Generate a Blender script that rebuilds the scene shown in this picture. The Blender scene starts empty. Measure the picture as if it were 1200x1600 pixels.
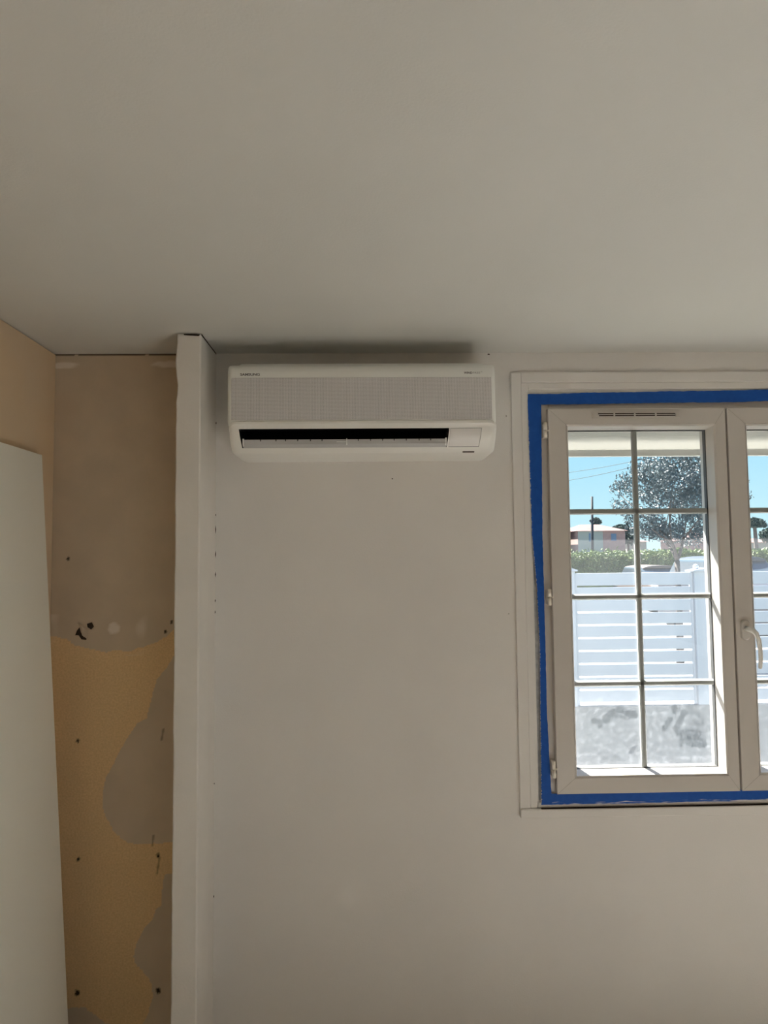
import bpy, bmesh, math, random
import numpy as np
from mathutils import Vector, Matrix, noise

scn = bpy.context.scene
COL = scn.collection
R = math.radians
random.seed(7)

# ------------------------------------------------------------------ camera
CAM_H = 1.72
F_PX, PITCH, YAW, ROLL = 1100.0, R(3.6), R(1.4), R(0.57)
cam_data = bpy.data.cameras.new('camera')
cam_data.sensor_fit = 'HORIZONTAL'
cam_data.sensor_width = 36.0
cam_data.lens = 36.0 * F_PX / 1200.0
cam_data.clip_start, cam_data.clip_end = 0.02, 600
cam = bpy.data.objects.new('camera', cam_data)
COL.objects.link(cam)
fwd = Vector((math.sin(YAW) * math.cos(PITCH), math.cos(YAW) * math.cos(PITCH), math.sin(PITCH)))
rgt = Vector((math.cos(YAW), -math.sin(YAW), 0))
upv = rgt.cross(fwd)
R_ = rgt * math.cos(ROLL) - upv * math.sin(ROLL)
U_ = upv * math.cos(ROLL) + rgt * math.sin(ROLL)
m = Matrix((R_, U_, -fwd)).transposed().to_4x4()
m.translation = (0, 0, CAM_H)
cam.matrix_world = m
scn.camera = cam

# ------------------------------------------------------------------ sky, sun, exposure
SUN_AZ, SUN_EL = R(26), R(54)          # the sun stands outside, to the left of the window
world = bpy.data.worlds.new('world')
scn.world = world
world.use_nodes = True
wn, wl = world.node_tree.nodes, world.node_tree.links
wn.clear()
w_out = wn.new('ShaderNodeOutputWorld')
w_bg = wn.new('ShaderNodeBackground')
w_tc = wn.new('ShaderNodeTexCoord')
w_sep = wn.new('ShaderNodeSeparateXYZ')
w_rmp = wn.new('ShaderNodeValToRGB')
wl.new(w_tc.outputs['Generated'], w_sep.inputs[0])
wl.new(w_sep.outputs['Z'], w_rmp.inputs[0])
wl.new(w_rmp.outputs[0], w_bg.inputs[0])
wl.new(w_bg.outputs[0], w_out.inputs[0])
e = w_rmp.color_ramp.elements
e[0].position, e[0].color = 0.0, (0.66, 0.93, 1.0, 1)
e[1].position, e[1].color = 0.8, (0.10, 0.30, 0.80, 1)
e2 = e.new(0.16); e2.color = (0.37, 0.74, 0.97, 1)
w_bg.inputs[1].default_value = 1.15

sun_data = bpy.data.lights.new('sun', 'SUN')
sun_data.energy = 37.0
sun_data.angle = R(0.55)
sun_data.color = (1.0, 0.96, 0.90)
sun = bpy.data.objects.new('sun', sun_data)
COL.objects.link(sun)
sd = Vector((-math.sin(SUN_AZ) * math.cos(SUN_EL), math.cos(SUN_AZ) * math.cos(SUN_EL), math.sin(SUN_EL)))
sun.rotation_euler = sd.to_track_quat('Z', 'Y').to_euler()

# added fill lamp inside the room near the right wall, aimed at the floor
fill_data = bpy.data.lights.new('fill_to_floor', 'AREA')
fill_data.shape = 'RECTANGLE'
fill_data.size, fill_data.size_y = 1.15, 0.75
fill_data.energy = 46.0
fill_data.spread = R(54)
fill_data.color = (1.0, 0.985, 0.96)
fill_lamp = bpy.data.objects.new('fill_to_floor', fill_data)
COL.objects.link(fill_lamp)
FILL_DIR = Vector((-0.52, 0.20, -1.0)).normalized()
fill_lamp.matrix_world = Matrix.Translation((1.98, -0.10, 1.72)) @ Matrix((Vector((0, 1, 0)).cross(-FILL_DIR).normalized().cross(-FILL_DIR).normalized() * -1, Vector((0, 1, 0)).cross(-FILL_DIR).normalized(), -FILL_DIR)).transposed().to_4x4()

scn.view_settings.view_transform = 'Standard'
scn.view_settings.look = 'None'
scn.view_settings.exposure = 0.0
scn.view_settings.gamma = 1.0
scn.view_settings.use_curve_mapping = False
scn.cycles.use_denoising = True
scn.cycles.max_bounces = 12
scn.cycles.diffuse_bounces = 7
scn.cycles.transparent_max_bounces = 24
scn.cycles.sample_clamp_indirect = 0.0
scn.cycles.caustics_reflective = False
scn.cycles.caustics_refractive = False


# ------------------------------------------------------------------ helpers
def at(px, py, y):
    """the point of the plane at depth y (metres from the camera) seen at a frame position"""
    d = fwd + R_ * ((px - 600) / F_PX) - U_ * ((py - 800) / F_PX)
    return Vector((0, 0, CAM_H)) + d * (y / d.y)


def setp(o, label=None, cat=None, group=None, kind=None):
    if label: o['label'] = label
    if cat: o['category'] = cat
    if group: o['group'] = group
    if kind: o['kind'] = kind
    return o


def empty(name, loc=(0, 0, 0), rz=0.0, **kw):
    o = bpy.data.objects.new(name, None)
    o.empty_display_size = 0.1
    o.location = loc
    o.rotation_euler = (0, 0, rz)
    COL.objects.link(o)
    return setp(o, **kw)


class MB:
    """collects boxes, tubes, prisms and sheets, then links them as one mesh object"""
    def __init__(self):
        self.v, self.f, self.smooth = [], [], []

    def add(self, vs, fs, smooth=False):
        n = len(self.v)
        self.v += [tuple(p) for p in vs]
        self.f += [tuple(i + n for i in f) for f in fs]
        self.smooth += [smooth] * len(fs)
        return self

    def box(self, x0, x1, y0, y1, z0, z1):
        vs = [(x, y, z) for z in (z0, z1) for y in (y0, y1) for x in (x0, x1)]
        return self.add(vs, [(0, 2, 3, 1), (4, 5, 7, 6), (0, 1, 5, 4), (2, 6, 7, 3), (0, 4, 6, 2), (1, 3, 7, 5)])

    def prism(self, pts, axis, a, b, smooth=False):
        """extrude polygon pts (2-D) along an axis from a to b; pts are the two other coordinates in xyz order"""
        def mk(p, t):
            q = list(p); q.insert(axis, t); return q
        n = len(pts)
        vs = [mk(p, a) for p in pts] + [mk(p, b) for p in pts]
        fs = [tuple(range(n))[::-1], tuple(range(n, 2 * n))]
        self.add(vs, fs)
        k = len(self.v) - 2 * n
        for i in range(n):
            j = (i + 1) % n
            self.f.append((k + i, k + j, k + n + j, k + n + i)); self.smooth.append(smooth)
        return self

    def tube(self, path, rad, n=10, caps=True):
        path = [Vector(p) for p in path]
        rads = rad if isinstance(rad, (list, tuple)) else [rad] * len(path)
        rings = []
        for i, p in enumerate(path):
            t = (path[min(i + 1, len(path) - 1)] - path[max(i - 1, 0)]).normalized()
            a = t.cross(Vector((0.13, 0.21, 1))).normalized() if abs(t.z) < .95 else t.cross(Vector((0, 1, 0))).normalized()
            b = t.cross(a)
            rings.append([p + (a * math.cos(k * 2 * math.pi / n) + b * math.sin(k * 2 * math.pi / n)) * rads[i] for k in range(n)])
        vs = [q for r in rings for q in r]
        fs = [(i * n + k, i * n + (k + 1) % n, (i + 1) * n + (k + 1) % n, (i + 1) * n + k) for i in range(len(path) - 1) for k in range(n)]
        self.add(vs, fs, True)
        if caps:
            self.add(rings[0], [tuple(range(n))])
            self.add(rings[-1], [tuple(range(n))])
        return self

    def build(self, name, mat, parent=None, bevel=0.0, seg=2, **kw):
        me = bpy.data.meshes.new(name)
        me.from_pydata(self.v, [], self.f)
        me.polygons.foreach_set('use_smooth', self.smooth)
        bm = bmesh.new(); bm.from_mesh(me)
        bmesh.ops.remove_doubles(bm, verts=bm.verts, dist=1e-6)
        bmesh.ops.recalc_face_normals(bm, faces=bm.faces)
        bm.to_mesh(me); bm.free()
        me.materials.append(mat)
        o = bpy.data.objects.new(name, me)
        COL.objects.link(o)
        if parent is not None: o.parent = parent
        if bevel:
            b = o.modifiers.new('bevel', 'BEVEL'); b.width = bevel; b.segments = seg; b.limit_method = 'ANGLE'
            b.angle_limit = R(35)
        return setp(o, **kw)


def principled(name, col, rough=0.5, spec=0.5, metal=0.0, trans=0.0, emis=None):
    mt = bpy.data.materials.new(name); mt.use_nodes = True
    b = mt.node_tree.nodes['Principled BSDF']
    b.inputs['Base Color'].default_value = (*col, 1)
    b.inputs['Roughness'].default_value = rough
    b.inputs['Specular IOR Level'].default_value = spec
    b.inputs['Metallic'].default_value = metal
    return mt


def nodes(mt):
    return mt.node_tree.nodes, mt.node_tree.links, mt.node_tree.nodes['Principled BSDF']


def noisy(name, c0, c1, scale=6.0, rough=0.6, bump=0.0, bscale=300.0, spec=0.3, detail=4.0, lo=.35, hi=.65):
    """base colour wandering between two close colours, with a fine bump"""
    mt = principled(name, c0, rough, spec)
    n, l, b = nodes(mt)
    tc = n.new('ShaderNodeTexCoord')
    nz = n.new('ShaderNodeTexNoise'); nz.inputs['Scale'].default_value = scale; nz.inputs['Detail'].default_value = detail
    l.new(tc.outputs['Object'], nz.inputs['Vector'])
    rp = n.new('ShaderNodeValToRGB')
    rp.color_ramp.elements[0].position, rp.color_ramp.elements[0].color = lo, (*c0, 1)
    rp.color_ramp.elements[1].position, rp.color_ramp.elements[1].color = hi, (*c1, 1)
    l.new(nz.outputs['Fac'], rp.inputs[0]); l.new(rp.outputs[0], b.inputs['Base Color'])
    if bump:
        n2 = n.new('ShaderNodeTexNoise'); n2.inputs['Scale'].default_value = bscale; n2.inputs['Detail'].default_value = 3
        l.new(tc.outputs['Object'], n2.inputs['Vector'])
        bp = n.new('ShaderNodeBump'); bp.inputs['Strength'].default_value = bump; bp.inputs['Distance'].default_value = 0.002
        l.new(n2.outputs['Fac'], bp.inputs['Height']); l.new(bp.outputs[0], b.inputs['Normal'])
    return mt


# ------------------------------------------------------------------ materials
M = {}
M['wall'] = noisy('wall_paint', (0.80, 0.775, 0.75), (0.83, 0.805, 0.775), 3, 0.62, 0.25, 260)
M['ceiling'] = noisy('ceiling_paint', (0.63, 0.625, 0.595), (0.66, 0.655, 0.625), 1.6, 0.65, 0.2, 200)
M['plaster'] = noisy('partition_paint', (0.80, 0.765, 0.72), (0.83, 0.79, 0.745), 8, 0.7, 0.4, 120)
M['floor'] = noisy('floor_tiles', (0.47, 0.45, 0.42), (0.51, 0.49, 0.455), 4, 0.5, 0.1, 50)
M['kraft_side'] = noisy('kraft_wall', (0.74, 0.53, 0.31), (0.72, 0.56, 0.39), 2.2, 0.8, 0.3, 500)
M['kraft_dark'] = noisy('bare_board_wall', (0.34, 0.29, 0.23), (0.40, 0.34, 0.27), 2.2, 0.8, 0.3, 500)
M['board'] = noisy('cream_board', (0.88, 0.85, 0.76), (0.90, 0.87, 0.78), 2, 0.45, 0.0)
M['pvc'] = principled('white_pvc', (0.64, 0.60, 0.56), 0.32, 0.45)
M['pvc_line'] = principled('pvc_joint', (0.42, 0.39, 0.35), 0.6, 0.2)
M['rubber'] = principled('grey_gasket', (0.10, 0.10, 0.10), 0.7, 0.2)
M['spacer'] = principled('dark_spacer', (0.09, 0.09, 0.09), 0.6, 0.3)
M['muntin'] = principled('white_muntin', (0.88, 0.89, 0.87), 0.4, 0.4)
M['dark'] = principled('dark_cavity', (0.010, 0.009, 0.012), 0.8, 0.1)
M['handle'] = principled('white_handle', (0.80, 0.78, 0.74), 0.25, 0.5)
M['hinge'] = principled('hinge_cover', (0.86, 0.80, 0.70), 0.3, 0.5)
M['ac'] = principled('ac_white_plastic', (0.89, 0.90, 0.87), 0.35, 0.45)
M['ac_lip'] = principled('ac_satin_plastic', (0.89, 0.88, 0.84), 0.30, 0.45)
M['ac_flap'] = principled('ac_flap_plastic', (0.55, 0.55, 0.55), 0.35, 0.4)
M['ac_window'] = principled('ac_display_plastic', (0.80, 0.78, 0.76), 0.22, 0.5)
M['ink'] = principled('grey_ink', (0.16, 0.15, 0.15), 0.5, 0.3)
M['ink_pale'] = principled('pale_grey_ink', (0.42, 0.41, 0.40), 0.5, 0.3)
M['crack'] = principled('dark_crack', (0.05, 0.035, 0.025), 0.9, 0.1)
M['paper'] = noisy('torn_paper', (0.60, 0.50, 0.38), (0.66, 0.56, 0.44), 40, 0.8)

# grille: white plastic pierced by rows of tiny holes
mt = principled('ac_perforated_plastic', (0.7, 0.68, 0.68), 0.4, 0.35); M['grille'] = mt
n, l, b = nodes(mt)
tc = n.new('ShaderNodeTexCoord'); sp = n.new('ShaderNodeSeparateXYZ'); l.new(tc.outputs['Object'], sp.inputs[0])
def cell(sock, k):
    mu = n.new('ShaderNodeMath'); mu.operation = 'MULTIPLY'; mu.inputs[1].default_value = k; l.new(sock, mu.inputs[0])
    fr = n.new('ShaderNodeMath'); fr.operation = 'FRACT'; l.new(mu.outputs[0], fr.inputs[0])
    sb = n.new('ShaderNodeMath'); sb.operation = 'SUBTRACT'; sb.inputs[1].default_value = 0.5; l.new(fr.outputs[0], sb.inputs[0])
    return sb.outputs[0]
cx, cz = cell(sp.outputs['X'], 1 / 0.0034), cell(sp.outputs['Z'], 1 / 0.0024)
cb = n.new('ShaderNodeCombineXYZ'); l.new(cx, cb.inputs[0]); l.new(cz, cb.inputs[1])
ln = n.new('ShaderNodeVectorMath'); ln.operation = 'LENGTH'; l.new(cb.outputs[0], ln.inputs[0])
lt = n.new('ShaderNodeMath'); lt.operation = 'LESS_THAN'; lt.inputs[1].default_value = 0.30; l.new(ln.outputs['Value'], lt.inputs[0])
mx = n.new('ShaderNodeMix'); mx.data_type = 'RGBA'
mx.inputs[6].default_value = (0.84, 0.82, 0.82, 1); mx.inputs[7].default_value = (0.26, 0.25, 0.26, 1)
l.new(lt.outputs[0], mx.inputs[0]); l.new(mx.outputs[2], b.inputs['Base Color'])


def attr_mat(name, build):
    mt = principled(name, (1, 1, 1), 0.8, 0.2)
    n, l, b = nodes(mt)
    at_ = n.new('ShaderNodeAttribute'); at_.attribute_name = 'coat'
    sep = n.new('ShaderNodeSeparateColor'); l.new(at_.outputs['Color'], sep.inputs[0])
    build(n, l, b, sep)
    return mt


def mixc(n, l, fac, a, b_):
    mx = n.new('ShaderNodeMix'); mx.data_type = 'RGBA'
    l.new(fac, mx.inputs[0])
    for s, v in ((6, a), (7, b_)):
        if isinstance(v, tuple): mx.inputs[s].default_value = (*v, 1)
        else: l.new(v, mx.inputs[s])
    return mx.outputs[2]


def _alc(n, l, b, sep):
    tc = n.new('ShaderNodeTexCoord')
    def nz(s, d=4):
        q = n.new('ShaderNodeTexNoise'); q.inputs['Scale'].default_value = s; q.inputs['Detail'].default_value = d
        l.new(tc.outputs['Object'], q.inputs['Vector']); return q.outputs['Fac']
    def ramp(src, c0, c1, lo=.35, hi=.65):
        r = n.new('ShaderNodeValToRGB'); r.color_ramp.elements[0].position = lo; r.color_ramp.elements[1].position = hi
        r.color_ramp.elements[0].color = (*c0, 1); r.color_ramp.elements[1].color = (*c1, 1); l.new(src, r.inputs[0]); return r.outputs[0]
    kraft = ramp(nz(170, 6), (0.72, 0.50, 0.265), (0.82, 0.58, 0.315))
    skim = ramp(nz(9, 5), (0.59, 0.475, 0.35), (0.64, 0.515, 0.38))
    c = mixc(n, l, sep.outputs[0], kraft, skim)
    c = mixc(n, l, sep.outputs[2], c, (0.86, 0.78, 0.70))
    c = mixc(n, l, sep.outputs[1], c, (0.03, 0.02, 0.012))
    l.new(c, b.inputs['Base Color'])
M['alcove'] = attr_mat('kraft_board_with_skim_coat', _alc)


def _tape(n, l, b, sep):
    tc = n.new('ShaderNodeTexCoord')
    mp = n.new('ShaderNodeMapping'); mp.inputs['Scale'].default_value = (18, 18, 300)
    l.new(tc.outputs['Object'], mp.inputs[0])
    q = n.new('ShaderNodeTexNoise'); q.inputs['Scale'].default_value = 1; q.inputs['Detail'].default_value = 6; l.new(mp.outputs[0], q.inputs['Vector'])
    ad = n.new('ShaderNodeMath'); ad.operation = 'MULTIPLY_ADD'; ad.inputs[1].default_value = 1.0; l.new(sep.outputs[0], ad.inputs[2]); l.new(q.outputs['Fac'], ad.inputs[0])
    st = n.new('ShaderNodeMapRange'); st.inputs[1].default_value = 1.0; st.inputs[2].default_value = 1.12; l.new(ad.outputs[0], st.inputs[0])
    q2 = n.new('ShaderNodeTexNoise'); q2.inputs['Scale'].default_value = 60; l.new(tc.outputs['Object'], q2.inputs['Vector'])
    blue = mixc(n, l, q2.outputs['Fac'], (0.012, 0.080, 0.38), (0.018, 0.115, 0.48))
    l.new(mixc(n, l, st.outputs[0], blue, (0.72, 0.72, 0.72)), b.inputs['Base Color'])
    b.inputs['Roughness'].default_value = 0.55
M['tape'] = attr_mat('blue_masking_tape_with_paint', _tape)


def glass_mat(name, dirt):
    """window glass: clear with a faint reflection; dust sits on it where the coat attribute says so"""
    mt = bpy.data.materials.new(name); mt.use_nodes = True
    n, l = mt.node_tree.nodes, mt.node_tree.links
    n.clear()
    out = n.new('ShaderNodeOutputMaterial')
    tr = n.new('ShaderNodeBsdfTransparent'); tr.inputs[0].default_value = (0.97, 0.985, 0.98, 1)
    gl = n.new('ShaderNodeBsdfGlossy'); gl.inputs['Roughness'].default_value = 0.0
    fr = n.new('ShaderNodeFresnel'); fr.inputs[0].default_value = 1.45
    a = n.new('ShaderNodeMixShader'); l.new(fr.outputs[0], a.inputs[0]); l.new(tr.outputs[0], a.inputs[1]); l.new(gl.outputs[0], a.inputs[2])
    if not dirt:
        l.new(a.outputs[0], out.inputs[0]); return mt
    at_ = n.new('ShaderNodeAttribute'); at_.attribute_name = 'coat'
    sep = n.new('ShaderNodeSeparateColor'); l.new(at_.outputs['Color'], sep.inputs[0])
    df = n.new('ShaderNodeBsdfDiffuse'); df.inputs[0].default_value = (0.80, 0.80, 0.80, 1)
    tl = n.new('ShaderNodeBsdfTranslucent'); tl.inputs[0].default_value = (0.88, 0.93, 1.0, 1)
    d = n.new('ShaderNodeMixShader'); d.inputs[0].default_value = 0.8; l.new(df.outputs[0], d.inputs[1]); l.new(tl.outputs[0], d.inputs[2])
    mx = n.new('ShaderNodeMixShader'); l.new(sep.outputs[0], mx.inputs[0]); l.new(a.outputs[0], mx.inputs[1]); l.new(d.outputs[0], mx.inputs[2])
    l.new(mx.outputs[0], out.inputs[0])
    return mt
M['glass'] = glass_mat('clear_glass', False)
M['dusty'] = glass_mat('dusty_glass', True)

mt = bpy.data.materials.new('cream_shutter_slats'); mt.use_nodes = True; M['shutter'] = mt
n, l, b = nodes(mt)
b.inputs['Base Color'].default_value = (0.80, 0.79, 0.75, 1); b.inputs['Roughness'].default_value = 0.5
tl = n.new('ShaderNodeBsdfTranslucent'); tl.inputs[0].default_value = (0.80, 0.79, 0.76, 1)
mx = n.new('ShaderNodeMixShader'); mx.inputs[0].default_value = 0.40
l.new(b.outputs[0], mx.inputs[1]); l.new(tl.outputs[0], mx.inputs[2]); l.new(mx.outputs[0], n['Material Output'].inputs[0])

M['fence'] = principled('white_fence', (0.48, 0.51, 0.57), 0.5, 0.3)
M['ext_wall'] = noisy('rendered_low_wall', (0.18, 0.18, 0.18), (0.26, 0.26, 0.255), 5, 0.9, 0.3, 60)
M['terrace'] = noisy('pale_terrace', (0.07, 0.075, 0.06), (0.09, 0.095, 0.075), 2, 0.9)
M['street'] = noisy('asphalt', (0.16, 0.16, 0.17), (0.20, 0.20, 0.21), 1, 0.9)
M['grass'] = noisy('grass', (0.05, 0.10, 0.03), (0.09, 0.15, 0.05), 30, 0.9)
M['ext_render'] = principled('house_render', (0.35, 0.33, 0.30), 0.8, 0.2)
M['leaf'] = noisy('hazed_leaf', (0.085, 0.115, 0.125), (0.12, 0.15, 0.15), 1.5, 0.45, 0, spec=0.5)  # bluish grey: the haze over the tree is put into the leaf colour
M['hedge'] = noisy('hedge_leaf', (0.13, 0.17, 0.07), (0.20, 0.25, 0.09), 3, 0.5, 0)
M['conifer'] = noisy('conifer_leaf', (0.05, 0.08, 0.07), (0.07, 0.10, 0.08), 2, 0.7, 0)
M['bark'] = noisy('bark', (0.11, 0.09, 0.08), (0.19, 0.16, 0.14), 20, 0.9, 0.4, 60)
M['brick'] = noisy('pink_brick', (0.30, 0.20, 0.18), (0.33, 0.23, 0.20), 2, 0.9)
M['greenwall'] = principled('pale_green_render', (0.30, 0.33, 0.29), 0.9, 0.1)
M['cream_wall'] = principled('cream_render', (0.33, 0.31, 0.26), 0.9, 0.1)
M['roof'] = noisy('pink_roof_tiles', (0.15, 0.085, 0.08), (0.18, 0.105, 0.095), 1, 0.9)
M['shade_blue'] = principled('blue_shutter', (0.10, 0.17, 0.25), 0.5, 0.4)
M['pole'] = principled('grey_pole', (0.035, 0.04, 0.045), 0.7, 0.2)
M['car_silver'] = principled('silver_paint', (0.16, 0.125, 0.11), 0.4, 0.5, 0.2)
M['car_grey'] = principled('grey_paint', (0.05, 0.055, 0.07), 0.35, 0.5, 0.2)
M['car_glass'] = principled('car_glass', (0.06, 0.08, 0.10), 0.1, 0.6)
M['tyre'] = principled('tyre', (0.02, 0.02, 0.02), 0.8, 0.2)

# ------------------------------------------------------------------ room shell
D = 2.37                        # the window wall
CZ = 2.414                      # ceiling height
XL, XR, YB = -1.047, 2.3, -2.0
OX0, OX1, OZ0, OZ1 = 0.560, 1.912, 0.900, 2.262      # window opening

MB().box(XL - .15, XR + .15, YB - .15, D, -.12, 0).build('floor', M['floor'], kind='structure')
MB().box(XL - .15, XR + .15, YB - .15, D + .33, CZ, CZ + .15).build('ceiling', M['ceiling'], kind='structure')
w = MB()
w.box(-.508, OX0, D, D + .33, -.12, CZ); w.box(OX1, XR + .15, D, D + .33, -.12, CZ)
w.box(OX0, OX1, D, D + .33, -.12, OZ0); w.box(OX0, OX1, D, D + .33, OZ1, CZ)
w.build('wall_front', M['wall'], kind='structure')
w = MB()
w.box(XL - .15, XL - .012, YB - .15, D + .33, 0, CZ); w.box(XL - .012, XL, YB, D - .003, 0, CZ - .004)
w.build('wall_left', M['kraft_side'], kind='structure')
W0, W1, WB, WH = -.70, .50, 1.00, 2.10          # opening for an unseen window, added in the right wall beside the fill lamp
w = MB()
w.box(XR, XR + .15, YB - .15, W0, 0, CZ); w.box(XR, XR + .15, W1, D, 0, CZ); w.box(XR, XR + .15, W0, W1, 0, WB); w.box(XR, XR + .15, W0, W1, WH, CZ)
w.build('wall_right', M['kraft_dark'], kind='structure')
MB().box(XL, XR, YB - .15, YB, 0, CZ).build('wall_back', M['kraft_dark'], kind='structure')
w2 = MB()
fa, fb = XR + .04, XR + .10
w2.box(fa, fb, W0, W0 + .06, WB, WH); w2.box(fa, fb, W1 - .06, W1, WB, WH)
w2.box(fa, fb, W0 + .06, W1 - .06, WB, WB + .06); w2.box(fa, fb, W0 + .06, W1 - .06, WH - .06, WH); w2.box(fa, fb, (W0 + W1) / 2 - .02, (W0 + W1) / 2 + .02, WB + .06, WH - .06)
w2 = w2.build('added_window', M['pvc'], bevel=.004, kind='structure')
MB().box(XR + .069, XR + .075, W0 + .06, W1 - .06, WB + .06, WH - .06).build('pane', M['glass'], w2)


# the bare wall of the alcove: boards with patches of skim coat
def inside(p, poly):
    c = False; j = len(poly) - 1
    for i in range(len(poly)):
        if (poly[i][1] > p[1]) != (poly[j][1] > p[1]) and p[0] < (poly[j][0] - poly[i][0]) * (p[1] - poly[i][1]) / (poly[j][1] - poly[i][1]) + poly[i][0]:
            c = not c
        j = i
    return c


def grid_attr(name, x0, x1, z0, z1, y, step, fn, mat, parent=None, **kw):
    nx, nz = max(2, int((x1 - x0) / step)), max(2, int((z1 - z0) / step))
    me = bpy.data.meshes.new(name)
    xs = [x0 + (x1 - x0) * i / nx for i in range(nx + 1)]; zs = [z0 + (z1 - z0) * j / nz for j in range(nz + 1)]
    me.from_pydata([(x, y, z) for z in zs for x in xs], [], [(j * (nx + 1) + i, j * (nx + 1) + i + 1, (j + 1) * (nx + 1) + i + 1, (j + 1) * (nx + 1) + i) for j in range(nz) for i in range(nx)])
    ca = me.color_attributes.new('coat', 'FLOAT_COLOR', 'POINT')
    buf = []
    for z in zs:
        for x in xs:
            r = fn(x, z); buf += [r[0], r[1], r[2], 1.0]
    ca.data.foreach_set('color', buf)
    me.materials.append(mat)
    o = bpy.data.objects.new(name, me); COL.objects.link(o)
    if parent is not None: o.parent = parent
    return setp(o, **kw)


KR = [(-1.06, 1.476), (-1.0, 1.455), (-.95, 1.432), (-.89, 1.418), (-.84, 1.415), (-.79, 1.417), (-.74, 1.43), (-.70, 1.442), (-.67, 1.46), (-.646, 1.482), (-.625, 1.515), (-.57, 1.53), (-.57, 2.5), (-1.06, 2.5)]
P1 = [(-.57, 1.47), (-.625, 1.44), (-.641, 1.40), (-.665, 1.36), (-.70, 1.32), (-.712, 1.26), (-.725, 1.22), (-.728, 1.195), (-.76, 1.18), (-.80, 1.12), (-.83, 1.06), (-.858, 1.01), (-.868, .96), (-.866, .91), (-.856, .87), (-.83, .835), (-.79, .805), (-.753, .792), (-.70, .796), (-.64, .80), (-.57, .80)]
P2 = [(-.57, .70), (-.665, .695), (-.672, .66), (-.675, .60), (-.695, .585), (-.70, .56), (-.73, .53), (-.755, .48), (-.76, .44), (-.75, .41), (-.715, .38), (-.70, .33), (-.71, .27), (-.74, .22), (-.80, .2), (-.86, .25), (-.92, .29), (-1.06, .27), (-1.06, 0), (-.57, 0)]
HOLES = [(-.951, 1.128, .007), (-.944, .751, .006), (-.687, .757, .007), (-.941, .335, .009), (-.683, .335, .009), (-.671, 1.478, .006), (-.993, 1.722, .006), (-.650, 1.51, .006)]
SPOTS = [(-1.02, 2.375, .05, .012), (-.655, 2.378, .075, .012), (-.84, 1.49, .02, .02)]


def alc(x, z):
    w_ = (noise.noise(Vector((x * 30, z * 30, 1))) * .006 + noise.noise(Vector((x * 110, z * 110, 3))) * .0025)
    p = (x + w_, z + w_ * 1.3)
    coat = 1.0 if any(inside(p, q) for q in (KR, P1, P2)) else 0.0
    hole = 0.0
    for hx, hz, r in HOLES:
        dd = math.hypot((x - hx), (z - hz) * .8) + noise.noise(Vector((x * 160, z * 160, 9))) * .004
        hole = max(hole, min(1, max(0, (r - dd) / .003)))
    for (ax, az, bx, bz) in ((-.674, 1.16, -.680, 1.125), (-.683, .75, -.690, .70), (-.703, .82, -.706, .79)):   # scratches
        t = max(0, min(1, ((x - ax) * (bx - ax) + (z - az) * (bz - az)) / ((bx - ax) ** 2 + (bz - az) ** 2)))
        dd = math.hypot(x - ax - (bx - ax) * t, z - az - (bz - az) * t)
        hole = max(hole, .5 * max(0, min(1, (.004 - dd) / .002)))
    if z > 2.408 + noise.noise(Vector((x * 25, 0, 0))) * .004: hole = max(hole, .8)
    sp_ = 0.0
    for sx, sz, a, b_ in SPOTS:
        dd = ((x - sx) / a) ** 2 + ((z - sz) / b_) ** 2 + noise.noise(Vector((x * 40, z * 90, 5))) * .5
        sp_ = max(sp_, max(0, min(.7, (1.2 - dd))))
    sm = noise.noise(Vector((x * 14, z * 14, 20)))
    if .0 < z - 1.40 < .14 and sm > .35: sp_ = max(sp_, (sm - .35) * 1.2)
    return coat, hole, sp_


alcove = grid_attr('wall_alcove', XL - .012, -.508, 0, CZ, D, .004, alc, M['alcove'], kind='structure')
MB().box(XL - .012, -.508, D + .006, D + .33, -.12, CZ).build('masonry', M['plaster'], alcove)
t = MB()
a, b_ = Vector((-.955, D - .001, 1.505)), Vector((-.925, D - .001, 1.462))
t.add([(-.958, D - .001, 1.512), (-.940, D - .014, 1.502), (-.922, D - .012, 1.484), (-.926, D - .004, 1.458), (-.942, D - .006, 1.470), (-.946, D - .003, 1.490)],
      [(0, 1, 5), (1, 4, 5), (1, 2, 4), (2, 3, 4)], False)
t.build('torn_paper', M['paper'], alcove)
t = MB()
t.add([(-.928, D - .0012, 1.507), (-.912, D - .0012, 1.512), (-.905, D - .0012, 1.498), (-.914, D - .0012, 1.488), (-.926, D - .0012, 1.496)], [(0, 1, 2, 3, 4)])
t.add([(-.960, D - .0012, 1.486), (-.952, D - .0012, 1.496), (-.948, D - .0012, 1.480), (-.938, D - .0012, 1.464), (-.926, D - .0012, 1.462), (-.930, D - .0012, 1.454), (-.945, D - .0012, 1.456), (-.955, D - .0012, 1.470), (-.966, D - .0012, 1.470)], [tuple(range(9))])
t.build('gouge', M['crack'], alcove)

# the white partition that ends in front of the alcove
PX0, PX1, PY = -.583, -.508, 2.15
part = MB()
nz_ = 90
outl = []
rows = []
for j in range(nz_ + 1):
    z = (CZ - .002) * j / nz_
    wob = noise.noise(Vector((0, 4, z * 6))) * .0024 + noise.noise(Vector((0, 8, z * 22))) * .0014
    if z > 2.2: wob += .003 * math.sin((z - 2.2) * 40)
    rows.append([(PX0 + wob, PY + .004, z), (PX0 + wob + .004, PY, z), (PX1 - .004, PY, z), (PX1 + .000, PY + .004, z), (PX1, D + .002, z), (PX0 + wob * .3, D + .002, z)])
vs = [p for r in rows for p in r]
fs = [(j * 6 + k, j * 6 + (k + 1) % 6, (j + 1) * 6 + (k + 1) % 6, (j + 1) * 6 + k) for j in range(nz_) for k in range(6)]
fs += [tuple(range(6)), tuple(nz_ * 6 + k for k in range(6))]
part.add(vs, fs)
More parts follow.
